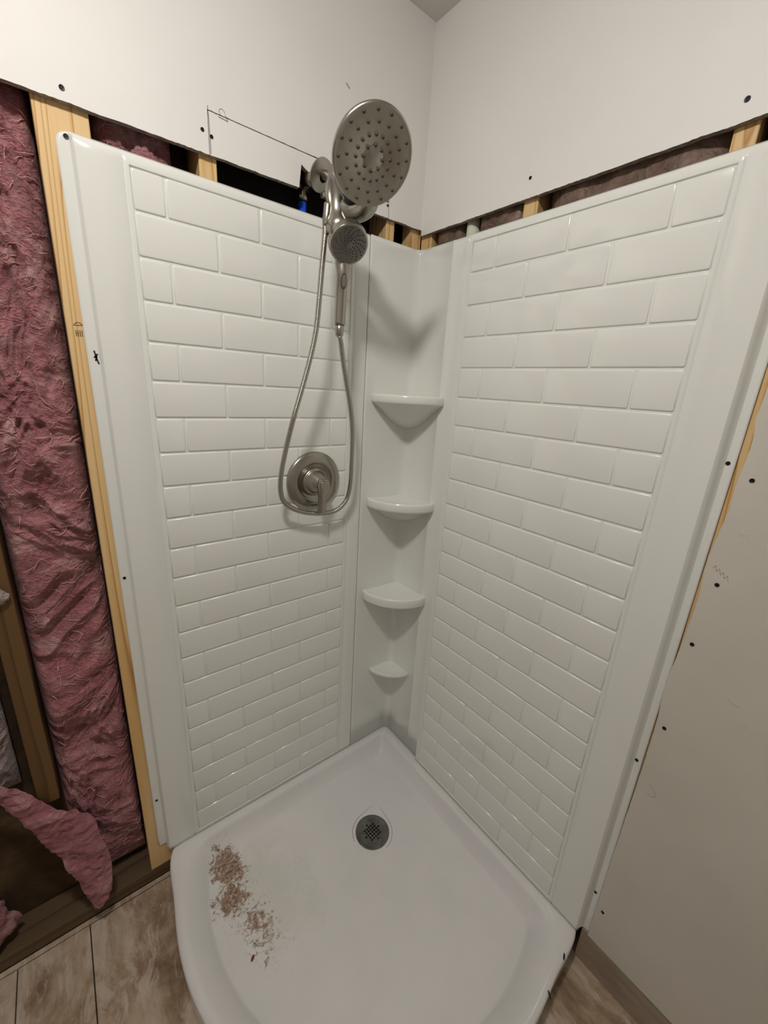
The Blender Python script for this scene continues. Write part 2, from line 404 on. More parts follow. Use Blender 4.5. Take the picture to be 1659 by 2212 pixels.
# ------------------------------------------------------------------ insulation
bm.free()
def batt(name, label, m, x0, x1, z0, z1, ybase, amp, nx, nz, seed, shape=None, bulge=.02, thick=.05, group='pink insulation', freq=1.0):
    bm = bmesh.new(); g = []
    for j in range(nz + 1):
        row = []
        for i in range(nx + 1):
            s, t = i / nx, j / nz
            x = x0 + (x1 - x0) * s; z = z0 + (z1 - z0) * t
            if shape: x, z = shape(x, z, s, t)
            p = Vector((x * 1.0, z * .8, seed))
            q = p + Vector((noise.noise(p * 6 * freq), noise.noise(p * 6 * freq + Vector((5, 5, 5))), 0)) * .09
            n1 = noise.noise(Vector((q.x * 9, q.z if False else q.y * 6, seed)) * freq)
            d = n1 * 1.3 + (1 - 2 * abs(noise.noise(Vector((q.x * 14, q.y * 11, seed + 2)) * freq))) * .7 + (1 - 3 * abs(noise.noise(Vector((q.x * 30 + n1 * 2, q.y * 27, seed + 5)) * freq))) * .35 + (1 - 3 * abs(noise.noise(Vector((q.x * 70, q.y * 55, seed + 9))))) * .13
            e = min(s, 1 - s, t * 1.0 + .0, 1 - t); eb = 1 - math.exp(-e * 14)
            y = ybase - (bulge * eb) - d * amp * eb + (1 - eb) * .022
            row.append(bm.verts.new((x, max(y, SY - .05 if z < .10 else SY + .003), z)))
        g.append(row)
    for j in range(nz):
        for i in range(nx): bm.faces.new((g[j][i], g[j][i + 1], g[j + 1][i + 1], g[j + 1][i]))
    # close the back
    ring = [g[0][i] for i in range(nx + 1)] + [g[j][nx] for j in range(1, nz + 1)] + [g[nz][i] for i in range(nx - 1, -1, -1)] + [g[j][0] for j in range(nz - 1, 0, -1)]
    bk = [bm.verts.new((v.co.x, min(v.co.y + thick, .1045), v.co.z)) for v in ring]
    for i in range(len(ring)):
        j = (i + 1) % len(ring); bm.faces.new((ring[j], ring[i], bk[i], bk[j]))
    bm.faces.new(bk)
    surf = [[v.co.copy() for v in row] for row in g]
    o = tag(obj(name, fixn(bm), m, smooth=True), label, 'insulation', group)
    # loose curls of fibre standing off the surface
    rnd = random.Random(int(seed * 10)); b2 = bmesh.new()
    for k in range(int(abs(x1 - x0) * abs(z1 - z0) * 1500)):
        i = rnd.uniform(3, nx - 3); j = rnd.uniform(3, nz - 3); a = rnd.uniform(-.9, .9); pts = []
        for q in range(rnd.randint(8, 18)):
            ii, jj = int(i), int(j)
            if not (1 < ii < nx - 1 and 1 < jj < nz - 1): break
            c = surf[jj][ii]; pts.append(Vector((x0 + (x1 - x0) * i / nx, c.y - .0015 - .003 * math.sin(q * .5), z0 + (z1 - z0) * j / nz)))
            a += rnd.uniform(-.45, .45); st = .0035
            i += math.cos(a) * st / abs(x1 - x0) * nx; j += math.sin(a) * st / abs(z1 - z0) * nz
        if len(pts) > 4:
            w0 = rnd.choice([.0004, .0005, .0007, .0010]); L = len(pts) - 1
            tube(b2, catmull(pts, 2), [w0 * (.25 + .75 * math.sin(PI * (n + .5) / (2 * L + 1))) for n in range(2 * L + 1)], 4)
    f = obj('loose_fibres', fixn(b2), WISP, o, smooth=True); f['kind'] = 'stuff'
    return o
batt('insulation_batt', 'large fluffy pink insulation batt filling the bay left of the wide pine stud', PINK, -1.056, -.8945, -1.73, .30, .058, .024, 90, 860, 1.3,
     shape=lambda x, z, s, t: (x + (.02 * noise.noise(Vector((z * 6, 3, 0))) if t < .12 else 0) * (1 - s), z), bulge=.028)
batt('insulation_batt', 'thin strip of pink insulation in the slot right of the wide pine stud', PINK, -.808, -.662, -.3, .30, .055, .012, 50, 160, 4.1, bulge=.012)
batt('insulation_batt', 'pale ragged insulation batt in the bay left of the cut off old stud', PALE, -1.47, -1.128, -1.31, .30, .058, .030, 150, 640, 9.7, bulge=.018, freq=1.3)
# small bright tuft that pokes out of the slot at the panel top
def tuft(name, label, m, c, r, seed, cat='insulation', sq=(1, .7, 1)):
    bm = bmesh.new(); bmesh.ops.create_icosphere(bm, subdivisions=4, radius=1)
    for v in bm.verts:
        p = v.co.copy(); d = 1 + .35 * noise.noise(p * 2.2 + Vector((seed, 0, 0))) + .22 * (1 - 2 * abs(noise.noise(p * 6 + Vector((0, seed, 0)))))
        v.co = Vector((c[0] + p.x * r * d * sq[0], c[1] + p.y * r * d * sq[1], c[2] + p.z * r * d * sq[2]))
    return tag(obj(name, bm, m, smooth=True), label, cat, 'pink insulation')
tuft('insulation_tuft', 'small pale pink insulation tuft poking up at the left panel top edge', PINK, (-.724, .022, .094), .022, 3, sq=(1, .42, 1))
tuft('insulation_tuft', 'white insulation tuft stuck to the old brown stud at the left picture edge', PALE, (-1.082, .004, -.768), .017, 8, sq=(1, .4, 1))
tuft('insulation_tuft', 'bright pink insulation tuft lying at the wall foot in the lower left corner', PINK, (-1.262, .044, -1.685), .055, 5, sq=(1, .55, 1.3))
# flap of fibreglass hanging out over the sole plate
up_ = [(-1.20, -1.185), (-1.15, -1.235), (-1.10, -1.30), (-1.065, -1.36), (-1.03, -1.39), (-1.00, -1.44), (-.985, -1.53), (-.982, -1.62), (-.994, -1.70)]
dn_ = [(-1.20, -1.215), (-1.165, -1.262), (-1.145, -1.33), (-1.12, -1.40), (-1.10, -1.465), (-1.082, -1.53), (-1.064, -1.60), (-1.05, -1.67), (-1.036, -1.742)]
bm = bmesh.new(); NX, NZ = 30, 120; g = []
def lerp_list(L, t):
    f = t * (len(L) - 1); i = min(int(f), len(L) - 2); k = f - i
    return (L[i][0] * (1 - k) + L[i + 1][0] * k, L[i][1] * (1 - k) + L[i + 1][1] * k)
for side in (0, 1):
    gg = []
    for j in range(NZ + 1):
        t = j / NZ; a = lerp_list(up_, t); b = lerp_list(dn_, t); row = []
        for i in range(NX + 1):
            s = i / NX; x = a[0] * (1 - s) + b[0] * s; z = a[1] * (1 - s) + b[1] * s
            x += .006 * noise.noise(Vector((t * 9, s * 3, 1))); z += .005 * noise.noise(Vector((t * 8, s * 5, 4)))
            d = noise.noise(Vector((x * 20, z * 20, 2))) * .010 + (1 - 2 * abs(noise.noise(Vector((x * 45, z * 45, 7))))) * .006
            y = .018 - .045 * t * (1 - .3 * s) - d - math.sin(PI * s) * .012
            if side: y = y + .012 * min(1, 4 * min(s, 1 - s) + .1)
            row.append(bm.verts.new((x, y, z)))
        gg.append(row)
    g.append(gg)
for side in (0, 1):
    for j in range(NZ):
        for i in range(NX):
            q = (g[side][j][i], g[side][j][i + 1], g[side][j + 1][i + 1], g[side][j + 1][i]); bm.faces.new(q if side else q[::-1])
for j in range(NZ):
    for i in (0, NX): bm.faces.new((g[0][j][i], g[0][j + 1][i], g[1][j + 1][i], g[1][j][i]))
for i in range(NX):
    for j in (0, NZ): bm.faces.new((g[0][j][i], g[0][j][i + 1], g[1][j][i + 1], g[1][j][i]))
tag(obj('insulation_flap', fixn(bm), FLAPM, smooth=True), 'dusty pink insulation flap hanging to a point over the sole plate', 'insulation', 'pink insulation')
# brown kraft facing stapled between the right studs
def kraft(label, y0, y1, seed, za=-.05):
    bm = bmesh.new(); nx = max(8, int(abs(y1 - y0) / .006)); nz = 50; g = []
    for j in range(nz + 1):
        z = za + (.21 - za) * j / nz; row = []
        for i in range(nx + 1):
            y = y0 + (y1 - y0) * i / nx
            e = min(i, nx - i) / nx
            q = Vector((y, z, seed))
            d = .005 * noise.noise(q * 14) + .0045 * (1 - 2 * abs(noise.noise(Vector((y * 26 + z * 20, z * 9, seed)))))
            row.append(bm.verts.new((SX + .010 + .022 * math.exp(-e * 18) - d, y, z)))
        g.append(row)
    for j in range(nz):
        for i in range(nx): bm.faces.new((g[j][i], g[j][i + 1], g[j + 1][i + 1], g[j + 1][i]))
    o = obj('insulation_facing', bm, KRAFT, smooth=True); md = o.modifiers.new('t', 'SOLIDIFY'); md.thickness = .0015
    return tag(o, label, 'insulation')
kraft('long wrinkled brown paper facing in the slot between the two right-hand studs', -.749, -.408, 1)
kraft('wrinkled brown paper facing between pale pipe and middle right stud', -.345, -.202, 2)
kraft('short brown paper facing between corner stud and pale pipe', -.152, -.045, 3)
kraft('dark brown paper facing right of the outermost right stud in the slot', -.872, -.795, 4)
kraft('wide brown paper facing in the open bay above the lower right drywall sheet', -2.28, -.925, 5, -.42)

# ------------------------------------------------------------------ shower wall panels
DZ = .081
def panel(side):
    """u runs away from the corner along the wall; depth is measured back into the wall"""
    if side == 'L':
        u_in, u_tile0, u_tile1, u_face, u_fl0, u_out, dfl = .1762, .2360, .7545, .839, .846, .866, .0095
        put = lambda u, d, z: (-u, d, z)
        even, odd = [.295, .495, .695], [.397, .594]
    else:
        u_in, u_tile0, u_tile1, u_face, u_fl0, u_out, dfl = .2000, .2225, .7765, .860, .873, .888, .0185
        put = lambda u, d, z: (d, -u, z)
        even, odd = [.300, .496, .694], [.401, .595]
    zb, zt0, ztop = -1.7088, .0735, .098
    z_f, z_fl = .0765, .087
    label = ('glossy white left shower wall panel with raised brick tile relief behind the hose' if side == 'L'
             else 'glossy white right shower wall panel with raised brick tile relief right of the shelves')
    t = thing('shower_wall_panel', label, 'shower panel', put(.5, 0, zb), 'shower wall panels')
    us = [u_in, u_in + .002, u_in + .005]
    if side == 'L': us += [.190, .206, .2215, .2240, .2265, .2285, u_tile0 - .0045, u_tile0 - .0020]
    else: us += [.2065, .2085, .2105, u_tile0 - .007, u_tile0 - .0045, u_tile0 - .0020]
    n = 14
    us += [u_tile0 + (u_tile1 - u_tile0) * i / n for i in range(n + 1)]
    us += [u_tile1 + .0020, u_tile1 + .0045, u_tile1 + .008, u_tile1 + .011, u_tile1 + .014]
    us += [u_face - .03, u_face, u_face + (u_fl0 - u_face) * .25, u_face + (u_fl0 - u_face) * .5, u_face + (u_fl0 - u_face) * .75, u_fl0]
    us += [u_fl0 + (u_out - u_fl0) * k / 4 for k in range(1, 5)]
    us = sorted(set(round(x, 5) for x in us))
    zs = [zb + (zt0 - zb) * i / 30 for i in range(31)]
    zs = [zb, zb + .012, zb + .0145] + zs[1:] + [zt0 + .0020, z_f, z_f + (z_fl - z_f) * .33, z_f + (z_fl - z_f) * .66, z_fl, .0905, .094, ztop]
    zs = sorted(set(round(x, 5) for x in zs))
    TD = .0034
    def depth(u, z):
        d = 0.0
        tin = u_tile0 - .0005 <= u <= u_tile1 + .0005 and zb + .014 <= z <= zt0 + .0005
        if tin: d = TD
        # thin pressed line between tile field and outer band
        if abs(u - (u_tile1 + .011)) < .001: d = max(d, .0022)
        if side == 'L' and u < .2225: d = .0035 * (1 - sstep(u_in, u_in + .004, u)) + (-.0015)
        if side == 'L' and .2235 < u < .2270: d = .0012
        if side == 'R':
            if u < u_in + .001: d = .0138
            elif u < u_in + .003: d = .006
            elif .2080 <= u <= .2090: d = .002
        zt = min(max((z - .0765) / (.098 - .0765), 0), 1); k = max(sstep(u_face, u_fl0, u), 1 - math.sqrt(1 - zt * zt * .96)); 
        d = max(d, k * (dfl if side == 'L' or sstep(u_face, u_fl0, u) > 0 else .0135))
        return d
    bm = bmesh.new(); g = []
    R = .020
    for z in zs:
        row = []
        for u in us:
            d = depth(u, z); uu, zz = u, z
            if u > u_out - R and z > ztop - R:
                a, b = u - (u_out - R), z - (ztop - R)
                m = max(a, b); L = math.hypot(a, b)
                if L > 0: uu = u_out - R + a * m / L; zz = ztop - R + b * m / L
            if u > u_face + .006 and z < -1.685 and side == 'L': zz = -1.682 - (z - zb) * .0
            if side == 'R' and u > u_face + .006 and z < -1.70: zz = -1.698
            row.append(bm.verts.new(put(uu, d, zz)))
        g.append(row)
    for j in range(len(zs) - 1):
        for i in range(len(us) - 1):
            try: f = bm.faces.new((g[j][i], g[j][i + 1], g[j + 1][i + 1], g[j + 1][i]))
            except ValueError: pass
    # thickness: a second skin behind, joined round the edge
    fixn(bm)
    for v in bm.verts: pass
    body = obj('panel_body', bm, ACR, t)
    md = body.modifiers.new('thickness', 'SOLIDIFY'); md.thickness = .0025; md.offset = 0.0
    me = body.data
    # smooth only the rolled edges
    for p in me.polygons: p.use_smooth = True
    me.set_sharp_from_angle(angle=math.radians(38))
    cache = {}
    bounds = [zt0] + [-k * DZ for k in range(21)] + [zb + .0145]
    for r in range(len(bounds) - 1):
        z1, z0 = bounds[r], bounds[r + 1]
        js = even if r % 2 == 0 else odd
        ed = [u_tile0] + js + [u_tile1]
        a1 = .0008 if r == 0 else .0019; a0 = .0010 if r == len(bounds) - 2 else .0019
        for k in range(len(ed) - 1):
            ua = ed[k] + (.0006 if k == 0 else .0019); ub = ed[k + 1] - (.0006 if k == len(ed) - 2 else .0019)
            za, zc = z0 + a0, z1 - a1
            W, H = ub - ua, zc - za
            key = (round(W, 4), round(H, 4))
            if key not in cache:
                b2 = bmesh.new(); ch, ch2 = .0030, .0034
                rings = []
                for ins, dd in ((0, .0050), (.0005, .0015), (.0016, .0004), (ch2, .0)):
                    hw, hh = W / 2 - ins, H / 2 - ins; c_ = .0022
                    pts = [(-hw + c_, -hh), (hw - c_, -hh), (hw, -hh + c_), (hw, hh - c_), (hw - c_, hh), (-hw + c_, hh), (-hw, hh - c_), (-hw, -hh + c_)]
                    rings.append([b2.verts.new(put(p[0], dd - .0004, p[1])) for p in pts])
                for ra, rb in zip(rings, rings[1:]):
                    for q in range(8): b2.faces.new((ra[q], ra[(q + 1) % 8], rb[(q + 1) % 8], rb[q]))
                b2.faces.new(rings[-1])
                bmesh.ops.recalc_face_normals(b2, faces=b2.faces)
                f = max(b2.faces, key=lambda f: f.calc_area())
                want = Vector(put(0, -1, 0)).normalized()
                if f.normal.dot(want) < 0: bmesh.ops.reverse_faces(b2, faces=b2.faces)
                me = bpy.data.meshes.new('tile'); b2.to_mesh(me); b2.free(); me.materials.append(TILE)
                for p in me.polygons: p.use_smooth = True
                me.set_sharp_from_angle(angle=math.radians(60)); cache[key] = me
            link('tile', cache[key], t, put((ua + ub) / 2, 0, (za + zc) / 2))
    return t
panL = panel('L'); panR = panel('R')
def screw(p, n, parent, r=.0034, dimple=None):
    bm = bmesh.new(); c = Vector(p); n = Vector(n)
    lathe(bm, c, n, [(0, .0006), (r * .35, .0003), (r * .5, .0009), (r, .0012), (r * 1.05, .0004), (r * .9, -.002)], 12)
    return obj('screw', fixn(bm), BLACK, parent)
nL, nR = (0, -1, 0), (-1, 0, 0)
for x, z in [(-.850, .0895), (-.857, -.783), (-.856, -1.502), (-.600, .0915), (-.205, .091)][:4]: screw((x, .0082, z), nL, panL, .0042 if z > 0 else .0034)
for y, z, r in [(-.767, .092, .0045), (-.372, .0905, .0036)]: screw((.012, y, z), nR, panR, r)
for y, z in [(-.877, -.405), (-.877, -1.101), (-.876, -1.553)]: screw((.0172, y, z), nR, panR, .0036)
for x, z, r in [(-.847, .157, .0042), (-.614, .180, .0036)]: screw((x, YL, z), nL, wl, r)
for x, z, r in [(-.596, .174, .0036), (-.124, .190, .003), (-.122, .180, .0032)]: screw((x, YL + .0004, z), nL, wl, r)
for y, z, r in [(-.764, .167, .0042), (-.368, .177, .0036)]: screw((XR, y, z), nR, wr, r)
for y, z in [(-.918, -.428), (-.917, -.631), (-.909, -.767), (-.908, -.979), (-.904, -1.583)]: screw((XR, y, z), nR, wrl, .0038)

# ------------------------------------------------------------------ corner column with four shelves
col = thing('corner_shelf_column', 'white moulded corner column with four rounded shelves between the tile panels', 'shower panel', (.0, .0, -1.7088))
CX, CY = .0125, -.0005
prof = [(-.1740, .003), (-.1738, .0004), (-.171, -.0008), (-.167, -.0003), (-.05, -.0003)]
R = .026
for k in range(9):
    a = PI / 2 * k / 8
    prof.append((CX - R + R * math.sin(a), CY - R + R * math.cos(a)))
prof += [(CX, -.08), (CX, -.138), (CX - .0016, -.1400), (CX - .0016, -.1420), (CX, -.1440), (CX, -.190), (CX - .0006, -.1955), (CX + .001, -.1990)]
zz = [-1.7088] + [-1.6 + .2 * i for i in range(9)] + [.06, .085, .0975]
bm = bmesh.new(); g = []
for z in zz:
    g.append([bm.verts.new((x, y, z)) for x, y in prof])
for j in range(len(zz) - 1):
    for i in range(len(prof) - 1): bm.faces.new((g[j][i], g[j][i + 1], g[j + 1][i + 1], g[j + 1][i]))
o = obj('column_body', fixn(bm), ACR, col, smooth=True); o.data.set_sharp_from_angle(angle=math.radians(45))
md = o.modifiers.new('t', 'SOLIDIFY'); md.thickness = .002; md.offset = 0
def shelf(z0, R, lip, drop, flat=0.0):
    bm = bmesh.new(); N = 28; rings = []
    def pt(s, z, k):
        a = PI / 2 * k / N
        # quarter round whose two ends are tucked into the walls with small radii
        rr = R * (1 - flat * math.sin(2 * a))
        e = min(k, N - k) / N; rr *= 1 - .035 * math.exp(-e * 30)
        return (CX - math.cos(a) * rr * s, CY - math.sin(a) * rr * s, z)
    levels = [(.0, -.006), (.30, -.006), (.70, -.0045), (.90, -.003), (.955, -.0006), (.975, 0), (.99, -.0015), (1.0, -.006), (1.0, -lip + .005), (.992, -lip + .001), (.975, -lip - .001),
              (.93, -lip - .005), (.80, -lip - drop * .22), (.62, -lip - drop * .5), (.42, -lip - drop * .76), (.22, -lip - drop * .94), (.0, -lip - drop)]
    for s, dz in levels:
        if s == 0: rings.append([bm.verts.new((CX, CY, z0 + dz))])
        else: rings.append([bm.verts.new(pt(s, z0 + dz, k)) for k in range(N + 1)])
    for a, b in zip(rings, rings[1:]):
        for k in range(N):
            if len(a) == 1: bm.faces.new((a[0], b[k], b[k + 1]))
            elif len(b) == 1: bm.faces.new((a[k], a[k + 1], b[0]))
            else: bm.faces.new((a[k], a[k + 1], b[k + 1], b[k]))
    o = obj('shelf', fixn(bm), ACR, col, smooth=True); o.data.set_sharp_from_angle(angle=math.radians(70)); return o
shelf(-.326, .166, .026, .085)
shelf(-.664, .166, .030, .070)
shelf(-1.010, .166, .034, .060)
shelf(-1.366, .114, .014, .050, .06)

# ------------------------------------------------------------------ shower base
DC = Vector((-.272, -.290))
base = thing('shower_pan', 'white corner shower base with curved front and muddy patch left of the drain', 'shower base', (-.3, -.3, FZ + .001))
def ray_len(th, kind):
    c, s = math.cos(th), math.sin(th)
    def wall(off_x, off_y):
        L = 9
        if c > 1e-6: L = min(L, (off_x - DC.x) / c)
        if s > 1e-6: L = min(L, (off_y - DC.y) / s)
        return L
    if kind == 'outer':
        R = .602
        R += .030 * math.exp(-((math.degrees(th) % 360 - 153.5) / 9) ** 2) + .034 * math.exp(-((math.degrees(th) % 360 - 296.5) / 9) ** 2)
        L = wall(.0165, .0085); return min(L, R)
    off = {'top': .024, 'mid': .034, 'low': .050, 'floor': .064}[kind]
    rad = {'top': .572, 'mid': .541, 'low': .524, 'floor': .513}[kind]
    L = wall(.0 - off, .0 - off)
    k = 24.0
    return (L ** -k + rad ** -k) ** (-1 / k)
# angles: dense, with exact hits on the sharp outline corners
angs = sorted(set([2 * PI * i / 240 for i in range(240)] + [math.atan2(.0085 - DC.y, .0165 - DC.x)]))
rows = []
levels = [('d', .058, -1.7745), ('d', .064, -1.7735), ('d', .095, -1.7725), ('f', .58, -1.7695), ('f', .85, -1.7645), ('floor', 1, -1.7635), ('fl', .5, -1.7610), ('low', 1, -1.7540), ('mid', 1, -1.7370), ('mt', .6, -1.7215), ('top', 1, -1.7145), ('to', .2, -1.7118), ('to', .5, -1.7100), ('to', .8, -1.7096), ('o', 1, -1.7112)]
bm = bmesh.new(); g = []
for kind, f, z in levels:
    row = []
    for th in angs:
        L = {'d': lambda: f, 'f': lambda: ray_len(th, 'floor') * f, 'floor': lambda: ray_len(th, 'floor'), 'low': lambda: ray_len(th, 'low'), 'mid': lambda: ray_len(th, 'mid'), 'top': lambda: ray_len(th, 'top'),
             'fl': lambda: ray_len(th, 'floor') * (1 - f) + ray_len(th, 'low') * f, 'mt': lambda: ray_len(th, 'mid') * (1 - f) + ray_len(th, 'top') * f,
             'to': lambda: ray_len(th, 'top') * (1 - f) + (ray_len(th, 'outer') - .008) * f, 'o': lambda: ray_len(th, 'outer') - .006}[kind]()
        row.append((L, z))
    g.append(row)
for f, z in ((.0015, -1.7125), (.0, -1.718), (.0015, -1.75), (.004, -1.8088)):
    g.append([(ray_len(th, 'outer') - f, z) for th in angs])
V = [[bm.verts.new((DC.x + math.cos(th) * L, DC.y + math.sin(th) * L, z)) for th, (L, z) in zip(angs, row)] for row in g]
for a, b in zip(V, V[1:]):
    for k in range(len(angs)): bm.faces.new((a[k], a[(k + 1) % len(angs)], b[(k + 1) % len(angs)], b[k]))
tray = obj('tray', fixn(bm), BASE, base, smooth=True); tray.data.set_sharp_from_angle(angle=math.radians(60))
# teardrop seam round the drain
tp = []
for k in range(49):
    a = math.radians(45) + 2 * PI * k / 48
    d = abs(((k / 48 * 360 + 180) % 360) - 180)
    r = .0685
    if d < 50: r = min(.0685 / max(math.cos(math.radians(50 - d)), .3), .0905)
    tp.append((DC.x + math.cos(a) * r, DC.y + math.sin(a) * r, -1.7737))
bm = bmesh.new(); tube(bm, tp[4:45] and [tp[i % 48] for i in range(-17, 18)], .0012, 6); obj('drain_seam', bm, RIMLINE, tray, smooth=True)
# drain grate with a real lattice of holes
bm = bmesh.new(); lathe(bm, (DC.x, DC.y, -1.7755), (0, 0, 1), [(0, .0016), (.045, .0018), (.0545, .0034), (.0565, .0036), (.0580, .0024), (.0580, -.004), (0, -.004)], 56)
gr = obj('drain_grate', fixn(bm), SLATE, base)
bm = bmesh.new(); q = .0066
for i in range(-4, 5):
    for j in range(-4, 5):
        if (i + j) % 2 == 0: 
            u, v = i * q, j * q
            if math.hypot(u, v) < .029:
                a = math.radians(51)
                x = DC.x + u * math.cos(a) - v * math.sin(a); y = DC.y + u * math.sin(a) + v * math.cos(a)
                lathe(bm, (x, y, -1.782), (0, 0, 1), [(0, 0), (.0041, 0), (.0041, .02), (0, .02)], 4)
cut = obj('cutter', fixn(bm), SLATE)
md = gr.modifiers.new('holes', 'BOOLEAN'); md.operation = 'DIFFERENCE'; md.object = cut; md.solver = 'EXACT'
bpy.context.view_layer.update()
me = bpy.data.meshes.new_from_object(gr.evaluated_get(bpy.context.evaluated_depsgraph_get()))
gr.modifiers.clear(); gr.data = me; bpy.data.objects.remove(cut)
bm = bmesh.new(); lathe(bm, (DC.x, DC.y, -1.800), (0, 0, 1), [(0, 0), (.0575, 0), (.0575, .0275)], 32); obj('drain_cup', bm, DARK, base)
for a in (135, -45):
    x = DC.x + .043 * math.cos(math.radians(a)); y = DC.y + .043 * math.sin(math.radians(a))
# crumbs of dried mud and plaster on the tray
bm = bmesh.new()
for k in range(170):
    if k < 120: cx, cy, sx, sy = random.choice([(-.700, -.115, .022, .034), (-.722, -.205, .024, .022)]) 
    else: cx, cy, sx, sy = -.68, -.30, .03, .05
    x, y = random.gauss(cx, sx), random.gauss(cy, sy); r = random.uniform(.0007, .0019)
    bmesh.ops.create_icosphere(bm, subdivisions=1, radius=r, matrix=Matrix.Translation((x, y, -1.7625 + .3 * r)) @ Matrix.Diagonal((1.4, 1, .6, 1)))
tag(obj('mud_crumbs', bm, CRUMB), 'scatter of brown mud crumbs on the left side of the shower base', 'debris')['kind'] = 'stuff'
bm = bmesh.new(); bmesh.ops.create_icosphere(bm, subdivisions=2, radius=.0045, matrix=Matrix.Translation((-.722, -.366, -1.7632)) @ Matrix.Rotation(.8, 4, 'Z') @ Matrix.Diagonal((1.7, .8, .35, 1)))
tag(obj('red_flake', bm, RED), 'small dark red flake lying on the white tray below the mud patch', 'debris')

for lab, x, y, a in (('small black fleck near the outer right edge of the white tray', -.079, -.871, .4), ('small black fleck below the first one on the right tray rim', -.176, -.886, .9)):
    bm = bmesh.new(); bmesh.ops.create_icosphere(bm, subdivisions=2, radius=.0035, matrix=Matrix.Translation((x, y, -1.7093)) @ Matrix.Rotation(a, 4, 'Z') @ Matrix.Diagonal((2.6, .6, .3, 1)))
    tag(obj('black_fleck', bm, BLACK), lab, 'debris', 'black flecks on the tray')
# ------------------------------------------------------------------ valve trim
vx, vz = -.351, -.588
vt = thing('shower_valve', 'round brushed nickel shower valve plate with a lever pointing down', 'shower valve', (vx, 0, vz))
bm = bmesh.new(); lathe(bm, (vx, -.0005, vz), (0, -1, 0), [(.0, .0), (.0880, .0), (.0885, .004), (.0850, .0085), (.0800, .0108), (.0620, .0135), (.0570, .0132), (.0545, .0105), (.0520, .0085), (.030, .0075), (.0, .0075)], 72)
esc = obj('escutcheon', fixn(bm), NICK, vt, True); esc.data.set_sharp_from_angle(angle=math.radians(50))
bm = bmesh.new(); lathe(bm, (vx, -.0075, vz), (0, -1, 0), [(.0415, 0), (.0420, .006), (.0385, .010), (.0360, .0105), (.0345, .0125), (.0310, .023), (.0235, .038), (.0165, .048), (.0140, .052), (.013, .062), (0, .062)], 56)
obj('handle_hub', fixn(bm), NICK, vt, True).data.set_sharp_from_angle(angle=math.radians(50))
# lever: a flat tapering blade, hub end rounded, hanging down
bm = bmesh.new(); secs = []
LV = [(.016, .010, .056), (.008, .0165, .060), (-.004, .0178, .061), (-.018, .0165, .0605), (-.035, .0128, .058), (-.052, .0118, .055), (-.070, .0125, .053), (-.083, .0132, .052), (-.0845, .0120, .052)]
for dz, hw, yy in LV:
    th = .0050; hw *= 1.08
    secs.append([bm.verts.new((vx + sx * hw * m, -yy - sy * th, vz + dz)) for sx, sy, m in ((-1, -.6, 1), (-1, .5, 1), (-.6, 1, 1), (.6, 1, 1), (1, .5, 1), (1, -.6, 1), (.6, -1, 1), (-.6, -1, 1))])
for a, b in zip(secs, secs[1:]):
    for k in range(8): bm.faces.new((a[k], a[(k + 1) % 8], b[(k + 1) % 8], b[k]))
bm.faces.new(secs[0]); bm.faces.new(secs[-1][::-1])
obj('lever', fixn(bm), NICK, vt, True).data.set_sharp_from_angle(angle=math.radians(40))
bm = box_ = bx(vx - .012, vx + .012, -.0136, -.0130, vz - .0745, vz - .0715); obj('logo_mark', bm, NOZ, esc)

# ------------------------------------------------------------------ shower head, arm, bracket
sh = thing('rain_shower', 'large round brushed nickel rain shower head on an arm with diverter bracket', 'shower head', (-.35, .0, .165))
bm = bmesh.new()
arm = catmull([(-.352, .045, .176), (-.352, .0, .174), (-.352, -.045, .168), (-.352, -.078, .150), (-.352, -.100, .124)], 6)
tube(bm, arm, .0105, 20); obj('shower_arm', fixn(bm), NICK, sh, True)
en = Vector((.30, -1, -.58)).normalized()
bm = bmesh.new(); lathe(bm, Vector((-.353, -.036, .169)) - en * .004, en, [(.012, .0), (.0335, .0), (.0350, .0020), (.0345, .0045), (.029, .0075), (.019, .0100), (.0125, .0120), (.0115, .0100)], 48)
obj('arm_flange', fixn(bm), NICK, sh, True).data.set_sharp_from_angle(angle=math.radians(50))
# rough-in elbow seen beside the flange
bm = bmesh.new(); lathe(bm, (-.358, .056, .172), (0, -1, 0), [(0, 0), (.017, 0), (.019, .003), (.019, .014), (.0150, .016), (.0150, .034), (.0175, .035), (.0175, .052), (.0150, .054), (.0135, .075), (.0, .075)], 24)
tube(bm, [(-.358, .050, .172), (-.360, .050, .150), (-.361, .050, .136)], .0135, 18); obj('pipe_elbow', fixn(bm), BRASS, sh, True)
# rain head disc
rc = Vector((-.384, -.290, .112)); rn = Vector((-.176, -1, -.793)).normalized(); RR = .0805
bm = bmesh.new(); lathe(bm, rc, rn, [(0, -.0005), (.019, -.0005), (.0205, -.0016), (.0220, -.0005), (.071, -.0005), (.0772, -.0002), (.0781, 0)], 72)
f1 = obj('spray_plate', fixn(bm), NICKS, sh, True)
bm = bmesh.new(); lathe(bm, rc, rn, [(.0780, 0), (RR, -.0012), (RR + .0006, -.005), (RR, -.0095), (RR - .004, -.0125), (.070, -.0165), (.048, -.0215), (.032, -.027), (.024, -.034), (.022, -.044), (.0195, -.048), (0, -.048)], 72)
obj('head_shell', fixn(bm), NICK, sh, True).data.set_sharp_from_angle(angle=math.radians(60))
hu = rn.cross(Vector((0, 0, 1))).normalized(); hv = hu.cross(rn).normalized()
bm = bmesh.new()
for rad, n, ph in ((.25, 8, .4), (.44, 16, .1), (.67, 16, .2), (.87, 16, .0)):
    for k in range(n):
        a = 2 * PI * (k + .5 + ph) / n; p = rc + (hu * math.cos(a) + hv * math.sin(a)) * rad * RR
        lathe(bm, p, rn, [(.0034, -.001), (.0032, .0006), (.0020, .0016), (0, .0018)], 8)
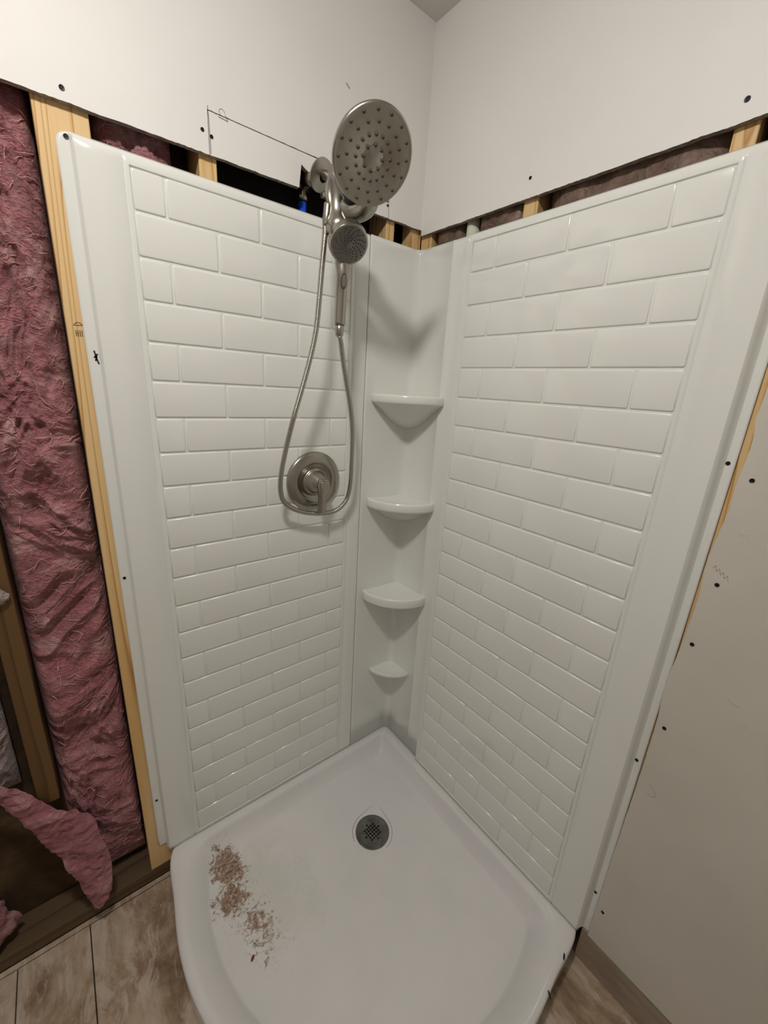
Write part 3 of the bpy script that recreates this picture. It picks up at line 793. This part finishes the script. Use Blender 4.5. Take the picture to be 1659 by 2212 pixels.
o = obj('nozzles', fixn(bm), NOZ, f1, True); o['kind'] = 'stuff'
# swivel neck between bracket and rain head
nb = rc - rn * .046
bm = bmesh.new()
tube(bm, catmull([(-.345, -.122, .080), (-.328, -.150, .074), (-.322, -.188, .080), (-.345, -.225, .108), tuple(nb)], 5), [.0225] * 12 + [.020] * 5 + [.016] * 4, 22)
obj('swivel_neck', fixn(bm), NICK, sh, True)
bm = bmesh.new(); bmesh.ops.create_uvsphere(bm, u_segments=24, v_segments=14, radius=.027, matrix=Matrix.Translation((-.340, -.158, .104)))
obj('swivel_ball', bm, mat('dark_swivel', (.05, .05, .055), .3, .8), sh, True)
# diverter body: tapering shell hanging from the arm nut to the magnetic dock
hc = Vector((-.356, -.171, -.004)); hn = Vector((-.209, -1, -.882)).normalized(); HR = .0448
bm = bmesh.new()
tube(bm, catmull([(-.352, -.092, .142), (-.354, -.105, .118), (-.357, -.114, .090), (-.357, -.118, .062), (-.356, -.122, .040), (-.355, -.126, .020)], 5),
     [.0125, .0140, .0150, .0160, .0170, .0178, .0182, .0186, .019, .0195, .020, .0205, .021, .0215, .0225, .024, .026, .028, .030, .031, .0315, .031, .030, .028, .024, .015], 28)
obj('diverter_body', fixn(bm), NICK, sh, True)
bm = bmesh.new(); lathe(bm, hc - hn * .046, hn, [(0, -.006), (.022, -.006), (.030, 0), (.034, .008), (.036, .0125), (.0, .0125)], 48)
obj('dock_cup', fixn(bm), NICK, sh, True).data.set_sharp_from_angle(angle=math.radians(50))
bm = bmesh.new()     # slim lever cap along the left side of the body
P_ = catmull([(-.363, -.092, .148), (-.370, -.103, .128), (-.374, -.112, .102), (-.373, -.116, .078), (-.371, -.118, .058)], 5)
tube(bm, P_, [.003 + .0085 * math.sin(PI * min(1, (i + .5) / len(P_) * 1.0)) for i in range(len(P_))], 14, flat=.85); obj('diverter_lever', fixn(bm), NICK, sh, True)
bm = bmesh.new(); tube(bm, catmull([(-.379, -.112, .085), (-.381, -.112, .062), (-.384, -.111, .040)], 4), [.0095, .0095, .010, .010, .0102, .0102, .0092, .0085, .008], 16); obj('hose_outlet', fixn(bm), NICK, sh, True)
# black cord ring behind the head
bm = bmesh.new(); ring = [(-.285 + .0085 * math.cos(a), -.06 + .004 * math.cos(a), .091 + .013 * math.sin(a)) for a in [2 * PI * k / 24 for k in range(25)]]
tube(bm, ring, .0022, 8, caps=False); obj('retaining_ring', bm, CHROME, sh, True)

# hand shower docked in the bracket
hs = thing('hand_shower', 'small brushed nickel hand shower docked under the rain head', 'hand shower', (hc.x, hc.y, hc.z - .19))
bm = bmesh.new(); lathe(bm, hc, hn, [(.0405, .0003), (HR - .001, -.0002), (HR, -.002), (HR + .001, -.010), (HR + .0002, -.0115), (HR + .001, -.013), (HR, -.021), (.040, -.027), (.030, -.032), (0, -.033)], 56)
obj('head_shell', fixn(bm), NICK, hs, True).data.set_sharp_from_angle(angle=math.radians(60))
bm = bmesh.new(); lathe(bm, hc, hn, [(0, .0016), (.006, .0016), (.0075, .0006), (.030, .0008), (.0395, .0005), (.0407, .0)], 48); f2 = obj('spray_plate', fixn(bm), FACE2, hs, True)
au = hn.cross(Vector((0, 0, 1))).normalized(); av = au.cross(hn).normalized(); bm = bmesh.new()
for arm_i in range(15):
    for k in range(6):
        r = .0100 + k * .0053; a = 2 * PI * arm_i / 15 + .13 * k
        if k == 0 and arm_i % 2: continue
        p = hc + (au * math.cos(a) + av * math.sin(a)) * r
        lathe(bm, p, hn, [(.0019, .0), (.0016, .0016), (0, .0018)], 6)
o = obj('nozzles', fixn(bm), NOZ, f2, True); o['kind'] = 'stuff'
bm = bmesh.new()     # handle
down = -av
ax = [hc + down * .022 - hn * .021, hc + down * .044 - hn * .0165, Vector((-.3475, -.1335, -.058)), Vector((-.3475, -.128, -.085)), Vector((-.3475, -.126, -.110)), Vector((-.3480, -.125, -.140)), Vector((-.3485, -.125, -.1655))]
axp = catmull(ax, 4); rr = []
for i in range(len(axp)):
    t = i / (len(axp) - 1); rr.append(.0195 - .0045 * sstep(.1, .5, t) - .0012 * t)
tube(bm, axp, rr, 24, flat=.88); hd = obj('handle', fixn(bm), NICK, hs, True)
bm = bmesh.new(); tube(bm, [(-.3485, -.125, -.164), (-.3490, -.125, -.178), (-.3495, -.1255, -.190), (-.3495, -.126, -.1935)], [.0112, .0110, .0100, .0066], 20); obj('hose_nut', fixn(bm), NICK, hs, True)
# oval push button on the front of the handle
toc = (CAM - Vector((0, 0, ZO)) - Vector((-.3475, -.129, -.077))); toc.z = -.10; toc.normalize(); bn = Vector((-.30, -1, -.15)).normalized()
bc = Vector((-.3475, -.1305, -.070)) + bn * .0152
bu = bn.cross(Vector((0, 0, 1))).normalized(); bv = bu.cross(bn).normalized()
for nm, k, hgt, m in (('button_ring', 1.0, .0006, NOZ), ('button', .80, .0018, NICK)):
    bm = bmesh.new(); top = []; bot = []
    for i in range(28):
        a = 2 * PI * i / 28; p = bc + bu * math.cos(a) * .0072 * k + bv * math.sin(a) * .0170 * k
        top.append(bm.verts.new(p + bn * hgt)); bot.append(bm.verts.new(p - bn * .011))
    bm.faces.new(top)
    for i in range(28): bm.faces.new((top[i], top[(i + 1) % 28], bot[(i + 1) % 28], bot[i]))
    obj(nm, fixn(bm), m, hd)
# hose
H = [(-0.384, -0.11, 0.042), (-0.3877, -0.1133, 0.0093), (-0.395, -0.1167, -0.0401), (-0.4034, -0.12, -0.1102), (-0.4086, -0.115, -0.1813), (-0.4194, -0.11, -0.2399), (-0.4383, -0.105, -0.3117), (-0.4616, -0.1, -0.3912), (-0.4744, -0.085, -0.4626), (-0.4842, -0.07, -0.5377), (-0.481, -0.055, -0.5921), (-0.4673, -0.0475, -0.6285), (-0.4344, -0.04, -0.6553), (-0.3896, -0.039, -0.6732), (-0.3391, -0.038, -0.6822), (-0.2895, -0.037, -0.6792), (-0.254, -0.036, -0.6511), (-0.2486, -0.0482, -0.5968), (-0.255, -0.0605, -0.5154), (-0.2649, -0.0728, -0.4318), (-0.2821, -0.085, -0.3662), (-0.3055, -0.0987, -0.3051), (-0.3279, -0.1123, -0.2484), (-0.3449, -0.126, -0.204), (-0.3495, -0.1258, -0.19)]
hp = resample(catmull(H, 24), .0011)
bm = bmesh.new(); tube(bm, hp, [.0063 + (.0007 if (i % 3) == 0 else -.0003) for i in range(len(hp))], 12)
tag(obj('shower_hose', fixn(bm), CHROME, smooth=True), 'ribbed metal shower hose hanging in a long loop round the valve', 'hose')
# pipes in the left slot
bm = bmesh.new(); tube(bm, [(-.361, .050, .04), (-.361, .050, .134)], .0105, 16)
tag(obj('water_pipe', fixn(bm), BLUE, smooth=True), 'bright blue water pipe end in the dark slot beside the shower arm', 'pipe')
bm = bmesh.new(); box(bm, -.583, -.2, .078, .098, .02, .24); fixn(bm)  # black sheet added for the unlit void of the slot
tag(obj('void_shade_sheet', bm, DARK), 'added black sheet standing in for the dark void in the slot behind the shower arm', 'shade sheet')

# ------------------------------------------------------------------ marks on the walls
def strokes(name, pts_list, axis, at, width, m, parent):
    bm = bmesh.new()
    for pts in pts_list:
        for (a, za), (b, zb) in zip(pts, pts[1:]):
            d = Vector((b - a, zb - za)); L = d.length
            if L == 0: continue
            nx, nz = -d.y / L * width / 2, d.x / L * width / 2
            q = [(a + nx, za + nz), (b + nx, zb + nz), (b - nx, zb - nz), (a - nx, za - nz)]
            bm.faces.new([bm.verts.new((u, at, z) if axis == 'y' else (at, u, z)) for u, z in q])
    return obj(name, bm, m, parent)
# a pencil line along the top of the patch and a small pencil loop on it
line = [(px0 + (px1 - px0) * i / 60, pz1 + .0008 + .0012 * noise.noise(Vector((i * .7, 0, 0)))) for i in range(61)]
loop = [(-.572 + .006 * math.cos(a), .2235 + .006 * math.sin(a)) for a in [k * .5 for k in range(11)]]
strokes('pencil_line', [line[:47], loop, [(-.566, .222), (-.560, .212)], [(-.580, .214), (-.560, .2125)]], 'y', YL - .0003, .0009, PENCIL, wl)
strokes('pencil_line', [[(px0, pz1 + .008), (px0 + .001, pz1 - .01), (px0 + .002, ledge(px0) + .002)], [(-.176, .135), (-.174, .172)]], 'y', YL - .0003, .0012, PENCIL, wl)
strokes('scuff_mark', [[(-.268, .394), (-.262, .390), (-.257, .3865)]], 'y', YL - .0003, .0035, SMUDGE, wl)
# scribble on the lower sheet
scr = []
for k in range(9):
    y = -.903 - k * .0035; scr.append((y, -.597 - k * .0022 + (.0045 if k % 2 else -.0045)))
strokes('pencil_scribble', [scr], 'x', XR - .0003, .0009, SMUDGE, wrl)
strokes('pencil_scribble', [[(-.912, -1.13), (-.925, -1.142), (-.930, -1.155), (-.922, -1.162), (-.914, -1.158)]], 'x', XR - .0003, .0010, SMUDGE, wrl)
strokes('pencil_scribble', [[(-.985, -.845), (-.996, -.851), (-1.004, -.851)]], 'x', XR - .0003, .0009, SMUDGE, wrl)
# grade stamp on the wide stud and a black smear on the panel edge
st = []
for k in range(4): st.append([(-.8785 + k * .0032, -.246), (-.8785 + k * .0032, -.234)])
st.append([(-.8785, -.2405), (-.8753, -.2395)])
st.append([(-.881, -.226), (-.876, -.220), (-.870, -.220), (-.866, -.225)])
st.append([(-.8785, -.2255), (-.868, -.2245)])
strokes('lumber_stamp', st, 'y', SY - .0002, .0014, INK, st1)
strokes('black_smear', [[(-.8535, -.270), (-.851, -.284), (-.848, -.296)], [(-.855, -.284), (-.848, -.276)], [(-.853, -.290), (-.850, -.280)]], 'y', .0077, .0028, PIPE, panL)

# ------------------------------------------------------------------ ceiling lamp (out of frame, it lights the room)
lt = thing('ceiling_light', 'round flush ceiling light with white ring and frosted dome above the open floor', 'light', (LAMP[0], LAMP[1], CZ - .0005))
bm = bmesh.new(); lathe(bm, (LAMP[0], LAMP[1], CZ - .0005), (0, 0, -1), [(.078, 0), (.098, 0), (.096, .006), (.084, .0085), (.080, .0075), (.078, .004)], 48); obj('trim_ring', fixn(bm), CEIL, lt, True)
bm = bmesh.new(); lathe(bm, (LAMP[0], LAMP[1], CZ - .0005), (0, 0, -1), [(.078, .004), (.080, .012), (.077, .023), (.066, .033), (.045, .041), (.022, .045), (0, .046)], 40)
fixn(bm)
obj('diffuser', bm, GLOW, lt)
